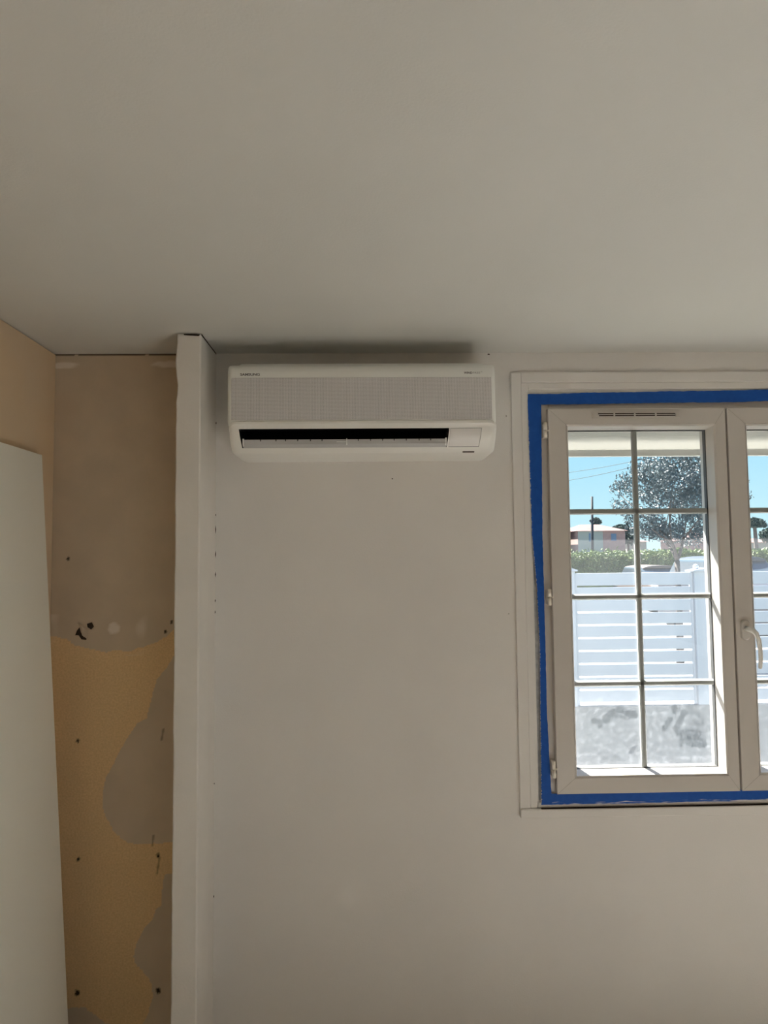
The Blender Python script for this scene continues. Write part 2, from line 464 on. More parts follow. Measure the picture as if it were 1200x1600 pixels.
part = part.build('wall_partition', M['plaster'], kind='structure')
cr = MB()
cr.add([(-.560, PY - .0012, 2.4075), (-.515, PY - .0012, 2.4045), (-.509, PY - .0012, 2.4095), (-.520, PY - .0012, 2.4110), (-.560, PY - .0012, 2.4115)], [(0, 1, 2, 3, 4)])
cr.add([(PX1 + .0008, PY + .002, 2.4075), (PX1 + .0008, D - .002, 2.4095), (PX1 + .0008, D - .002, 2.4138), (PX1 + .0008, PY + .002, 2.4138)], [(0, 1, 2, 3)])
for z0, z1 in ((1.86, 1.868), (2.17, 2.18), (1.80, 1.83), (1.72, 1.745), (1.655, 1.675), (1.572, 1.584), (1.535, 1.546), (.98, .986), (.62, .63)):
    cr.add([(PX1 + .001, D - .0015, z0), (PX1 + .0030, D - .0015, (z0 + z1) / 2), (PX1 + .0015, D - .0015, z1), (PX1 - .0005, D - .0015, (z0 + z1) / 2)], [(0, 1, 2, 3)])
cr.build('crack', M['crack'], part)

# ------------------------------------------------------------------ window casing and sill strip
def frame_prism(mb, x0, x1, z0, z1, t_, y0, y1, bottom=False):
    mb.box(x0, x0 + t_, y0, y1, z0, z1); mb.box(x1 - t_, x1, y0, y1, z0, z1)
    mb.box(x0 + t_, x1 - t_, y0, y1, z1 - t_, z1)
    if bottom: mb.box(x0 + t_, x1 - t_, y0, y1, z0, z0 + t_)

c = MB()
for (x0, x1, y0) in ((.496, .531, D - .009), (.531, .5545, D - .0055)):
    top = 2.343 - (x0 - .496); ti = 2.343 - (x1 - .496)
    xr0, xr1 = 2.472 - x1, 2.472 - x0
    c.box(x0, x1, y0, D + .0005, .886, top); c.box(xr0, xr1, y0, D + .0005, .886, top); c.box(x1, xr0, y0, D + .0005, ti, top)
c.build('trim_1', M['wall'], bevel=.003, seg=3, kind='structure')
MB().box(.497, 1.975, D - .016, D + .0005, .856, .886).build('trim_2', M['wall'], bevel=.004, seg=3, kind='structure')

# ------------------------------------------------------------------ the window
FY = D + .002                     # face of the fixed frame
SY = D - .020                     # face of the sashes
win = empty('window_1', (1.236, D, OZ0), kind='structure')


def wpart(mb, name, mat, parent=None, **kw):
    o = mb.build(name, mat, None, **kw)
    o.parent = parent or win
    o.matrix_parent_inverse = Matrix.Translation(-win.location)
    return o

f = MB()
f.box(.5545, .625, FY, D + .075, .886, 2.285); f.box(1.847, 1.918, FY, D + .075, .886, 2.285)
f.box(.625, 1.847, FY, D + .075, 2.205, 2.285); f.box(.625, 1.847, FY, D + .075, .886, .955)
wpart(f, 'outer_frame', M['pvc'], bevel=.002)

S = dict(z0=.934, z1=2.215)
Z_TOP, Z_BOT = 2.155, 0.990       # visible glass
GY = D + .028                     # inner glass plane


def mitred(x0, x1, z0, z1, a0, a1, b0, b1, yo, yi, ybk):
    """picture-frame ring: outer rectangle -> inner rectangle (a/b = widths left, right, bottom, top), face yo"""
    X0, X1, Z0, Z1 = x0 + a0, x1 - a1, z0 + b0, z1 - b1
    vs = [(x0, yo, z0), (x1, yo, z0), (x1, yo, z1), (x0, yo, z1), (X0, yi, Z0), (X1, yi, Z0), (X1, yi, Z1), (X0, yi, Z1)]
    vs += [(x0, ybk, z0), (x1, ybk, z0), (x1, ybk, z1), (x0, ybk, z1), (X0, ybk, Z0), (X1, ybk, Z0), (X1, ybk, Z1), (X0, ybk, Z1)]
    fs = []
    for k in range(4):
        j = (k + 1) % 4
        fs += [(k, j, 4 + j, 4 + k), (k, j, 8 + j, 8 + k), (8 + k, 8 + j, 12 + j, 12 + k), (4 + k, 4 + j, 12 + j, 12 + k)]
    return vs, fs


def _sm(ax, ay, bx, by, rpx, amt):
    p, q = at(ax, ay, D + .048), at(bx, by, D + .048)
    return p.x, p.z, q.x, q.z, rpx * .0022, amt
SMEARS = [_sm(*a) for a in ((930, 1126, 937, 1131, 8, .8), (947, 1124, 957, 1114, 8, .85), (957, 1112, 975, 1108, 5, .8), (966, 1109, 992, 1117, 6, .95), (962, 1118, 982, 1121, 5, .6),
          (1054, 1107, 1056, 1110, 8, .8), (1038, 1138, 1047, 1124, 5, .8), (1056, 1139, 1069, 1114, 6, .85), (1080, 1108, 1092, 1128, 11, .5), (1068, 1150, 1088, 1148, 12, .9),
          (1076, 1158, 1096, 1162, 10, .85), (1084, 1130, 1092, 1132, 7, .5), (1062, 1146, 1066, 1160, 7, .7), (960, 1180, 965, 1184, 4, .5), (985, 1176, 990, 1170, 4, .5), (945, 1185, 975, 1188, 4, .35))]
SMX = at(1058, 1140, D + .048).x


def dirt_fn(x0):
    """dust on the outer glass; x0 = left edge of the sash glass"""
    def f_(x, z):
        n1 = noise.fractal(Vector((x * 14, z * 14, 2)), 1, 2, 5)
        d = .038 + .005 * n1
        if z < 1.285:                                    # the bottom panes are the dirtiest
            k = min(1, (1.285 - z) / .06)
            d += .034 * k + .060 * k * max(0, noise.fractal(Vector((x * 60, z * 60, 6)), 1, 2, 4))
            wx = 6 * .001 * noise.fractal(Vector((x * 45, z * 45, 8)), 1, 2, 4)
            wipe = 0
            # smears wiped clean, as by a hand or a cloth dragged over the pane
            for ax, az, bx, bz, rr, amt in SMEARS:
                t = max(0, min(1, ((x - ax) * (bx - ax) + (z - az) * (bz - az)) / ((bx - ax) ** 2 + (bz - az) ** 2)))
                q = math.hypot(x + wx - ax - (bx - ax) * t, z + wx - az - (bz - az) * t)
                if q < rr: wipe = max(wipe, amt * min(1, (rr - q) / (rr * .4)))
            if abs(math.sin((x + (z - 1.1) * .25) * 330)) > .93 and x > SMX: wipe *= .5
            wipe *= .72 + .5 * noise.noise(Vector((x * 130, z * 70, 12)))
            wipe = max(0, min(1, wipe))
            d = d * (1 - wipe) + .006 * wipe
            if z < 1.05: d += .05 * ((1.05 - z) / .05) ** 1.5 * (.5 + .5 * noise.noise(Vector((x * 8, 3, 3))))
        edge = min(x - x0, .512 - (x - x0))
        if edge < .035 and z < 1.285: d += .03 * (1 - edge / .035)
        return max(.003, min(.3, d)), 0, 0
    return f_


def make_sash(x0, x1, wl_, wr_, handle):
    vs, fs = mitred(x0, x1, S['z0'], S['z1'], wl_, wr_, .052, .056, SY, SY + .002, D + .045)
    sash = wpart(MB().add(vs, fs), 'sash', M['pvc'], bevel=.0025, seg=3)
    def sub(mb, name, mat, **kw):
        o = mb.build(name, mat, None, **kw); o.parent = sash; return o
    gx0, gx1 = x0 + wl_ + .009, x1 - wr_ - .018
    # sloping glazing bead, seen broad on the side that faces the camera and below
    bx0, bx1, bz0, bz1 = x0 + wl_, x1 - wr_, S['z0'] + .052, S['z1'] - .056
    vs = [(bx0, SY + .002, bz0), (bx1, SY + .002, bz0), (bx1, SY + .002, bz1), (bx0, SY + .002, bz1)]
    i1 = .005
    vs += [(bx0 + i1, SY + .005, bz0 + i1), (bx1 - i1, SY + .005, bz0 + i1), (bx1 - i1, SY + .005, bz1 - i1), (bx0 + i1, SY + .005, bz1 - i1)]
    i2, i3 = .014, .012
    vs += [(bx0 + .009, GY - .002, bz0 + i2), (bx1 - i3, GY - .002, bz0 + i2), (bx1 - i3, GY - .002, bz1 - .011), (bx0 + .009, GY - .002, bz1 - .011)]
    vs += [(bx0 + .009, GY, bz0 + i2), (bx1 - i3, GY, bz0 + i2), (bx1 - i3, GY, bz1 - .011), (bx0 + .009, GY, bz1 - .011)]
    fs = [(r * 4 + k, r * 4 + (k + 1) % 4, r * 4 + 4 + (k + 1) % 4, r * 4 + 4 + k) for r in range(3) for k in range(4)]
    sub(MB().add(vs, fs), 'glazing_bead', M['pvc'])
    # joint lines of the mitred corners
    jl = MB()
    for (cx_, cz_, sx, sz, ax, az) in ((x0, S['z0'], 1, 1, wl_, .052), (x1, S['z0'], -1, 1, wr_, .052), (x0, S['z1'], 1, -1, wl_, .056), (x1, S['z1'], -1, -1, wr_, .056)):
        p, q = Vector((cx_, 0, cz_)), Vector((cx_ + sx * ax, 0, cz_ + sz * az))
        nrm = Vector(((q - p).z, 0, -(q - p).x)).normalized() * .0005
        ya = SY - .0004
        jl.add([(p.x + nrm.x, ya, p.z + nrm.z), (q.x + nrm.x, ya + .002, q.z + nrm.z), (q.x - nrm.x, ya + .002, q.z - nrm.z), (p.x - nrm.x, ya, p.z - nrm.z)], [(0, 1, 2, 3)])
    sub(jl, 'mitre_joint', M['pvc_line'])
    gx0, gx1, gz0, gz1 = bx0 + .009, bx1 - i3, bz0 + i2, bz1 - .011
    sub(MB().add([(gx0, GY, gz0), (gx1, GY, gz0), (gx1, GY, gz1), (gx0, GY, gz1)], [(0, 1, 2, 3)]), 'pane', M['glass'])
    o = grid_attr('dusty_pane', gx0, gx1, gz0, gz1, GY + .020, .0032 if x0 < 1 else .010, dirt_fn(gx0), M['dusty'])
    o.parent = sash
    sp_ = MB()
    g = .007
    sp_.box(gx0 - .004, gx0 + g * .3, GY + .001, GY + .019, gz0, gz1); sp_.box(gx1 - g * .3, gx1 + .004, GY + .001, GY + .019, gz0, gz1)
    sp_.box(gx0, gx1, GY + .001, GY + .019, gz1 - g * .3, gz1 + .004); sp_.box(gx0, gx1, GY + .001, GY + .019, gz0 - .004, gz0 + g * .3)
    sub(sp_, 'spacer_bar', M['spacer'])
    # muntins inside the double glazing: one upright and three crossbars, each bar a bevelled profile
    mu = MB()
    xm = (gx0 + gx1) / 2 - .003
    def bar(vertical, c0, a, b2):
        h, q = .0095, .004
        ya, yb = GY + .003, GY + .017
        pts = [(-h, ya + q), (-h + q, ya), (h - q, ya), (h, ya + q), (h, yb - q), (h - q, yb), (-h + q, yb), (-h, yb - q)]
        if vertical: mu.prism([(c0 + p[0], p[1]) for p in pts], 2, a, b2)
        else: mu.prism([(p[1], c0 + p[0]) for p in pts], 0, a, b2)
    bar(True, xm, gz0, gz1)
    for zc in (1.866, 1.574, 1.281): bar(False, zc, gx0, gx1)
    sub(mu, 'muntin_grid', M['muntin'])
    # outside rebate of the sash, beyond the glass
    rb = MB()
    rb.box(x0 + .01, gx0, GY + .021, D + .07, S['z0'] + .01, S['z1'] - .01); rb.box(gx1, x1 - .005, GY + .021, D + .07, S['z0'] + .01, S['z1'] - .01)
    rb.box(gx0, gx1, GY + .021, D + .07, gz1, S['z1'] - .01); rb.box(gx0, gx1, GY + .021, D + .07, S['z0'] + .01, gz0)
    sub(rb, 'outer_rebate', M['pvc'])
    return sash, sub

sashA, subA = make_sash(.617, 1.226, .063, .036, False)
sashB, subB = make_sash(1.2325, 1.855, .063, .063, True)
# the rabbet cover between the sashes lies a little behind: dark gap
wpart(MB().box(1.222, 1.240, SY + .012, D + .04, .94, 2.21), 'meeting_seal', M['pvc_line'])

# trickle vent in the top rail of the left sash
tv = MB()
vx0, vx1, vz = .772, 1.066, 2.192
tv.box(vx0 - .004, vx1 + .004, SY - .003, SY + .001, vz - .012, vz + .010)
tv.box(vx0 - .003, vx0 + .016, SY - .011, SY - .003, vz - .011, vz - .001)
tv.box(vx1 - .014, vx1 + .003, SY - .011, SY - .003, vz - .009, vz + .002)
for zz in (vz - .0068, vz - .0002, vz + .0064): tv.box(vx0 + .016, vx1 - .014, SY - .008, SY - .003, zz - .0012, zz + .0012)
for xx in (.842, .912, .984): tv.box(xx - .002, xx + .002, SY - .009, SY - .003, vz - .008, vz + .0075)
tv = subA(tv, 'trickle_vent', M['pvc'])
sl = MB()
for a, b_ in ((vz - .0056, vz - .0014), (vz + .001, vz + .0052)): sl.box(vx0 + .016, vx1 - .014, SY - .0042, SY - .0034, a, b_)
subA(sl, 'vent_slot', M['crack'])

for hz in (2.140, 1.578, 1.016):
    h = MB()
    h.tube([(.6065, SY - .004, hz - .027), (.6065, SY - .004, hz + .000)], .0065, 14)
    h.tube([(.6065, SY - .004, hz + .001), (.6065, SY - .004, hz + .027)], .0065, 14)
    h.box(.606, .620, SY - .002, SY + .003, hz - .003, hz + .002)
    h.box(.6015, .608, SY, FY + .003, hz - .024, hz + .024)
    wpart(h, 'hinge', M['hinge'])

# handle: oval rose and a lever that hangs down in a gentle bow
hx, hz = 1.263, 1.462
pts = []
for k in range(28):
    a = 2 * math.pi * k / 28
    pts.append((hx + .0155 * math.cos(a), hz + (.018 if math.sin(a) > 0 else -.018) + .0155 * math.sin(a)))
rose = MB()
def slab(mb, pts, y0, y1, ins):
    cx_ = sum(p[0] for p in pts) / len(pts); cz_ = sum(p[1] for p in pts) / len(pts); n_ = len(pts)
    sc = lambda p, s: (cx_ + (p[0] - cx_) * s, cz_ + (p[1] - cz_) * s)
    vs = [(p[0], y1, p[1]) for p in pts] + [(p[0], y0 + .003, p[1]) for p in pts] + [(*[sc(p, ins)[0]], y0, sc(p, ins)[1]) for p in pts]
    fs = [(r * n_ + k, r * n_ + (k + 1) % n_, (r + 1) * n_ + (k + 1) % n_, (r + 1) * n_ + k) for r in range(2) for k in range(n_)]
    mb.add(vs, fs, True).add([vs[2 * n_ + k] for k in range(n_)], [tuple(range(n_))])
slab(rose, pts, SY - .010, SY, .86)
subB(rose, 'handle_rose', M['pvc'])
lv = MB()
path = [(hx, SY - .008, hz + .004), (hx, SY - .030, hz + .004), (hx + .004, SY - .042, hz + .002), (hx + .013, SY - .046, hz - .008), (hx + .020, SY - .047, hz - .030), (hx + .0235, SY - .047, hz - .060), (hx + .0245, SY - .046, hz - .090), (hx + .0225, SY - .044, hz - .118), (hx + .0215, SY - .043, hz - .122)]
lv.tube(path, [.009, .009, .0095, .0088, .0078, .0070, .0066, .0062, .004], 14)
subB(lv, 'handle_lever', M['handle'])

# ------------------------------------------------------------------ blue masking tape round the window
def strip(name, A, B, dens, y, paint, label):
    """A, B: the two edges as lists of frame points with the same count"""
    PA, PB = [at(*p, y) for p in A], [at(*p, y) for p in B]
    vs, cols, fs = [], [], []
    n_ = (len(A) - 1) * dens; mcols = 8
    for i in range(n_ + 1):
        s = i / dens; k = min(int(s), len(A) - 2); t_ = s - k
        a_, b2 = PA[k].lerp(PA[k + 1], t_), PB[k].lerp(PB[k + 1], t_)
        j1 = .0012 * noise.noise(Vector((a_.x * 60, a_.z * 60, 1)))
        for q in range(mcols + 1):
            p = a_.lerp(b2, q / mcols)
            p.y = y - .0003 - .0008 * abs(noise.noise(Vector((p.x * 40, p.z * 40, 4))))
            if q in (0, mcols): p.x += j1; p.z += j1
            vs.append(tuple(p)); cols += [paint(i / n_, q / mcols), 0, 0, 1]
    for i in range(n_):
        for q in range(mcols):
            k = i * (mcols + 1) + q
            fs.append((k, k + 1, k + mcols + 2, k + mcols + 1))
    me = bpy.data.meshes.new(name); me.from_pydata(vs, [], fs)
    me.color_attributes.new('coat', 'FLOAT_COLOR', 'POINT').data.foreach_set('color', cols)
    me.materials.append(M['tape'])
    o = bpy.data.objects.new(name, me); COL.objects.link(o)
    so = o.modifiers.new('thick', 'SOLIDIFY'); so.thickness = .0004
    return setp(o, label=label, cat='tape')

TY = D - .007
strip('masking_tape', [(824.5, 616), (826, 690), (828.5, 770), (831, 835), (834.5, 875), (839, 920), (841, 970), (843.5, 1010), (844, 1100), (845, 1190), (845.5, 1257)],
      [(845.5, 617), (846, 690), (847, 770), (847.5, 835), (848.5, 875), (850, 920), (851, 970), (852.5, 1010), (854, 1100), (858.5, 1190), (862.5, 1257)], 24, D - .0074,
      lambda s, q: (.62 if q < .05 and s > .05 else .25 if q < .15 else 0), 'long strip of blue masking tape running down the left side of the window frame')
strip('masking_tape', [(826, 615.5), (870, 615.5), (920, 613.5), (980, 613), (1040, 611.5), (1100, 611), (1150, 610), (1198, 608.5), (1260, 607.5), (1458, 605.5)],
      [(826, 632.5), (870, 632), (920, 631.5), (980, 630.5), (1040, 629.5), (1100, 629), (1150, 628.5), (1198, 626.5), (1260, 626.5), (1458, 624.5)], 24, D - .0064,
      lambda s, q: 0, 'strip of blue masking tape across the top of the window, above the vent')
strip('masking_tape', [(846, 1240), (900, 1240), (960, 1238.5), (1020, 1237), (1080, 1235.5), (1140, 1234), (1200, 1232.5), (1260, 1231), (1458, 1228.5)],
      [(846, 1258), (900, 1256.5), (960, 1256), (1020, 1254.5), (1080, 1254), (1140, 1252), (1200, 1250), (1260, 1248.5), (1458, 1246)], 30, D - .0068,
      lambda s, q: max(0, min(.62, (q - .35) * .9)), 'strip of blue masking tape smeared with white paint along the bottom of the window')
# painted filler between the tape and the casing
A = [(829.5, 800), (830.5, 860), (831.5, 950), (833, 1050), (836, 1160), (838.5, 1250)]
B = [(830.5, 800), (836, 860), (842, 950), (845, 1050), (846, 1160), (848, 1250)]
vs = [tuple(at(x, y, FY - .0006)) for x, y in A] + [tuple(at(x, y, FY - .0006)) for x, y in B]
M['overspill'] = noisy('grey_filler', (0.36, 0.37, 0.39), (0.48, 0.49, 0.50), 60, 0.8, 0.5, 200)
wpart(MB().add(vs, [(k, k + 1, 7 + k, 6 + k) for k in range(5)]), 'filler_strip', M['overspill'])
# bead of acrylic under the lower tape
MB().box(.557, 1.90, D - .0055, D + .003, .8875, .905).build('trim_3', M['wall'], bevel=.002, kind='structure')
MB().box(.565, 1.90, D - .0162, D - .0052, .8862, .8876).build('trim_4', M['crack'], kind='structure')

# ------------------------------------------------------------------ leaning board at the left
bd = MB()
y0, y1 = 1.30, 2.232
a_, b2 = (-.889, 0), (-1.0235, 2.050)
nx, nz = .998, .0655
th = .0215
bd.add([(a_[0], y0, a_[1]), (a_[0], y1, a_[1]), (b2[0], y1, b2[1]), (b2[0], y0, b2[1]),
        (a_[0] - nx * th, y0, a_[1] - 0), (a_[0] - nx * th, y1, a_[1] - 0), (b2[0] - nx * th, y1, b2[1] - nz * th), (b2[0] - nx * th, y0, b2[1] - nz * th)],
       [(0, 1, 2, 3), (4, 5, 6, 7), (0, 1, 5, 4), (1, 2, 6, 5), (2, 3, 7, 6), (3, 0, 4, 7)])
bd.build('leaning_board', M['board'], bevel=.0008, label='tall plain cream board leaning against the bare brown left wall', cat='board')

# ------------------------------------------------------------------ air conditioner
AX0, AX1 = -.4285, .4055
ac = empty('air_conditioner', (-.0115, D, 2.04), label='white wall mounted air conditioner under the ceiling, with perforated grille and open outlet slot', cat='air conditioner')


def apart(mb, name, mat, parent=None, **kw):
    o = mb.build(name, mat, None, **kw); o.parent = parent or ac
    if parent is None: o.matrix_parent_inverse = Matrix.Translation(-ac.location)
    return o


def rnd(s, r):
    """how far a rounded end of radius r falls back at distance s from the end"""
    if s >= r: return 0.0
    return r - math.sqrt(max(0, r * r - (r - s) ** 2))


def xcols(x0, x1, r, extra=()):
    xs = {x0, x1}
    for k in range(1, 9):
        s = r * (1 - math.cos(k * math.pi / 16)); xs |= {x0 + s, x1 - s}
    return sorted(xs | set(extra))

# main casing (back part), chamfered at its two top corners
mb = MB()
xs = xcols(AX0 + .002, AX1 - .002, .02, (AX0 + .016, AX0 + .036, AX1 - .016, AX1 - .036))
vs = []
for x in xs:
    s = min(x - AX0, AX1 - x)
    ch = max(0, min(.022, (.036 - s) * .9)) if s < .036 else 0
    d = rnd(s, .02)
    prof = [(0, 2.126), (.10, 2.126), (.16, 2.126), (.196 - d, 2.136), (.196 - d, 2.300 - ch * .3), (.182 - d, 2.322 - ch * .6), (.165 - d, 2.3315 - ch), (.03, 2.3345 - ch), (0, 2.3345 - ch)]
    vs.append([(x, D - .0005 - p[0], p[1]) for p in prof])
# the outlet recess is cut by leaving the front lower facets out between the slot ends
SX0, SX1 = -.392, .258
n_ = 9
flat = [p for c_ in vs for p in c_]
fs = []
for i in range(len(xs) - 1):
    for k in range(n_):
        if k == 1: continue
        fs.append((i * n_ + k, i * n_ + (k + 1) % n_, (i + 1) * n_ + (k + 1) % n_, (i + 1) * n_ + k))
for i in (0, len(xs) - 1): fs.append(tuple(i * n_ + k for k in range(n_)))
apart(MB().add(flat, fs, False), 'casing', M['ac'])

# front panel above the lip: plain band on top, grille below
def panel(name, mat, prof, x0, x1, r, ins=0.0, caps=True, smooth=True, rz=0):
    xs = xcols(x0, x1, max(r, .004))
    n_ = len(prof); vs = []
    for x in xs:
        s = min(x - x0, x1 - x); d = rnd(s, r)
        vs += [(x, D - (p[0] - d), p[1] - (rnd(s, rz) * p[2] if rz and len(p) > 2 else 0)) for p in prof]
    fs = [(i * n_ + k, i * n_ + k + 1, (i + 1) * n_ + k + 1, (i + 1) * n_ + k) for i in range(len(xs) - 1) for k in range(n_ - 1)]
    mb = MB().add(vs, fs, smooth)
    if caps:
        for i in (0, len(xs) - 1):
            ring = [vs[i * n_ + k] for k in range(n_)]
            ring += [(ring[-1][0], D - .12, ring[-1][2]), (ring[0][0], D - .12, ring[0][2])]
            mb.add(ring, [tuple(range(n_ + 2))])
    return apart(mb, name, mat)

fp = panel('front_panel', M['ac'], [(.12, 2.130), (.205, 2.130), (.2145, 2.139), (.2145, 2.2755), (.2145, 2.290, .1), (.212, 2.302, .3), (.206, 2.312, .6), (.198, 2.3175, 1), (.190, 2.3185, 1), (.15, 2.3185, 1)], AX0, AX1, .016, rz=.006)
gr = panel('grille', M['grille'], [(.2150, 2.1425), (.2157, 2.1435), (.2157, 2.2735), (.2150, 2.2745)], AX0 + .0135, AX1 - .0135, .002, caps=False, smooth=False)

# lower housing: rounded surround with the outlet slot and the display cover let into it
LX0, LX1 = AX0 + .004, AX1 + .0015
rows_ = [(.130, 2.140, 'u'), (.214, 2.140, 'u'), (.2195, 2.1365, 'u'), (.2195, 2.1300, 'u'), (.2150, 2.1225, 'n'), (.2125, 2.1150, 'n'), (.2060, 2.0950, 'n'), (.1960, 2.0760, 'n'), (.1860, 2.0600, 'n'), (.1805, 2.0510, 'l'), (.1735, 2.0440, 'l'), (.1620, 2.0405, 'l'), (.03, 2.0400, 'l'), (.0, 2.0400, 'l')]
def lower(x):
    s = min(x - LX0, LX1 - x); d = rnd(s, .022); c_ = rnd(s, .030)
    o_ = []
    for p in rows_:
        z = p[1]
        if p[2] == 'l': z += c_ * .55
        if p[2] == 'u': z -= c_ * .55
        z = max(2.041, min(2.14, z)) if p[2] == 'n' else z
        if p[2] == 'n': z = 2.09 + (z - 2.09) * (1 - c_ / .030 * .35)
        o_.append((x, D - max(0, p[0] - d * (1 if p[0] > .1 else 0)), z))
    return o_
DX0, DX1 = .2615, .3600
xs = sorted(set(xcols(LX0, LX1, .036)) | {SX0, SX1, DX0, DX1} | set(xcols(LX0, LX1, .012)))
vs = [lower(x) for x in xs]; n_ = len(rows_)
SL = {SX0: .0065, SX1: -.0060, DX0: -.0040, DX1: -.0070}
def slant(x, k): return SL.get(x, 0) * max(0, min(1, (k - 5) / 3))
vs = [[(p[0] + slant(x, k), p[1], p[2]) for k, p in enumerate(c_)] for x, c_ in zip(xs, vs)]
fs = []
for i in range(len(xs) - 1):
    xm = (xs[i] + xs[i + 1]) / 2
    for k in range(n_ - 1):
        if 5 <= k <= 7 and (SX0 < xm < SX1 or DX0 < xm < DX1): continue
        fs.append((i * n_ + k, i * n_ + k + 1, (i + 1) * n_ + k + 1, (i + 1) * n_ + k))
lh = MB().add([p for c_ in vs for p in c_], fs, True)
for i in (0, len(xs) - 1): lh.add(vs[i] + [(xs[i], D, vs[i][0][2])], [tuple(range(n_ + 1))])
lh = apart(lh, 'outlet_surround', M['ac_lip'])
lh.data.set_sharp_from_angle(angle=R(24))
# slot walls and dark recess
du = MB()
def slotpt(x, k): return lower(x)[k]
front = [(rows_[k][0], rows_[k][1]) for k in (5, 6, 7, 8)]
for sx in (SX0, SX1):
    du.add([(sx + slant(sx, 5 + k), D - p[0], p[1]) for k, p in enumerate(front)] + [(sx, D - .10, 2.062), (sx, D - .10, 2.115)], [tuple(range(6))])
du.add([(SX0, D - .2125, 2.115), (SX1, D - .2125, 2.115), (SX1, D - .10, 2.125), (SX0, D - .10, 2.125)], [(0, 1, 2, 3)])
du.add([(SX0, D - .186, 2.060), (SX1, D - .186, 2.060), (SX1, D - .10, 2.050), (SX0, D - .10, 2.050)], [(0, 1, 2, 3)])
du.add([(SX0, D - .10, 2.05), (SX1, D - .10, 2.05), (SX1, D - .10, 2.125), (SX0, D - .10, 2.125)], [(0, 1, 2, 3)])
apart(du, 'air_duct', M['dark'])
fl_ = MB()
fx0, fx1 = SX0 + .010, SX1 - .008
fl_.prism([(D - .186, 2.0600), (D - .189, 2.0615), (D - .1945, 2.0700), (D - .1965, 2.0845), (D - .1935, 2.0845), (D - .1905, 2.0705)], 0, fx0, fx1)
flap = apart(fl_, 'outlet_flap', M['ac_flap'])
for sx in (fx0 - .001, fx1 - .003):
    apart(MB().prism([(D - .1875, 2.062), (D - .1985, 2.070), (D - .2000, 2.0875), (D - .190, 2.0885)], 0, sx, sx + .004), 'flap_bracket', M['ac'], flap)
xk = at(541, 690, 2.17).x
apart(MB().prism([(D - .1900, 2.066), (D - .1995, 2.070), (D - .2005, 2.0865), (D - .190, 2.0875)], 0, xk, xk + .003), 'flap_bracket', M['ac'], flap)
apart(MB().box(xk - .030, xk - .0005, D - .1975, D - .193, 2.0765, 2.0785), 'flap_latch', M['ac'], flap)
for px in (407, 431, 446, 465, 485, 503, 560, 579, 598, 616, 635, 655, 673):
    xx = at(px, 686, 2.17).x
    apart(MB().box(xx - .0012, xx + .0012, D - .1978, D - .1955, 2.0795, 2.0855), 'flap_notch', M['dark'], flap)
# display cover: trapezoid with a fine dark joint round it
dc = MB()
P = [(5 + k, DX0 + slant(DX0, 5 + k) + .0006, DX1 + slant(DX1, 5 + k) - .0013) for k in range(4)]
v1, v2 = [], []
for k, xa, xb in P:
    d_, z_ = rows_[k][0] + .0006, rows_[k][1]
    z_ += -.0014 if k == 5 else .0012 if k == 8 else 0
    v1 += [(xa, D - d_, z_), (xb, D - d_, z_)]
dc.add(v1, [(0, 1, 3, 2), (2, 3, 5, 4), (4, 5, 7, 6)], True)
dc.add([(p[0], p[1] + .004, p[2]) for p in v1], [(0, 1, 3, 2), (2, 3, 5, 4), (4, 5, 7, 6)])
apart(dc, 'display_cover', M['ac_window'])
bk = MB()
P = [(5 + k, DX0 + slant(DX0, 5 + k), DX1 + slant(DX1, 5 + k)) for k in range(4)]
v1 = [q for k, xa, xb in P for q in ((xa, D - rows_[k][0] + .0035, rows_[k][1]), (xb, D - rows_[k][0] + .0035, rows_[k][1]))]
bk.add(v1, [(0, 1, 3, 2), (2, 3, 5, 4), (4, 5, 7, 6)])
apart(bk, 'cover_joint', M['dark'])
sb = MB(); sb.prism([(D - .1745, 2.0438), (D - .1775, 2.0468), (D - .1770, 2.0474), (D - .1740, 2.0444)], 0, .303, .340)
apart(sb, 'sensor_slit', M['crack'])


def text(name, body, x, y, z, size, mat, sx=1.0, parent=ac, bold=0.0):
    cu = bpy.data.curves.new(name, 'FONT'); cu.body = body; cu.size = size; cu.extrude = .00012; cu.offset = bold
    tmp = bpy.data.objects.new(name, cu); COL.objects.link(tmp)
    bpy.context.view_layer.update()
    me = bpy.data.meshes.new_from_object(tmp.evaluated_get(bpy.context.evaluated_depsgraph_get()))
    bpy.data.objects.remove(tmp)
    me.materials.clear(); me.materials.append(mat); me.name = name
    o = bpy.data.objects.new(name, me); COL.objects.link(o)
    w_ = max(v.co.x for v in me.vertices)
    o.parent = parent; o.matrix_parent_inverse = Matrix.Translation(-ac.location)
    o.location = (x, y, z); o.rotation_euler = (R(90), 0, 0); o.scale = (sx / w_, 1, 1)
    return o
text('lettering', 'SAMSUNG', -.388, D - .2149, 2.2815, .0108, M['ink'], .0605, bold=.00035)
text('lettering', 'WIND', .3065, D - .2149, 2.2850, .0092, M['ink'], .026, bold=.0003)
text('lettering', 'FREE', .3335, D - .2149, 2.2850, .0092, M['ink_pale'], .0235)
text('lettering', 'TM', .3585, D - .2149, 2.2895, .0045, M['ink_pale'], .0050)

# small holes and chips in the wall
wf_ = bpy.data.objects['wall_front']
for px, py, a_, b_ in ((763.5, 553.5, .0045, .0022), (613, 748, .0025, .0022), (795, 959, .002, .002), (791, 650, .002, .004)):
    c_ = at(px, py, D - .0006)
    MB().add([(c_.x + a_ * math.cos(k * math.pi / 4), c_.y, c_.z + b_ * math.sin(k * math.pi / 4)) for k in range(8)], [tuple(range(8))]).build('chip', M['crack'] if px < 770 else M['pvc_line'], wf_)
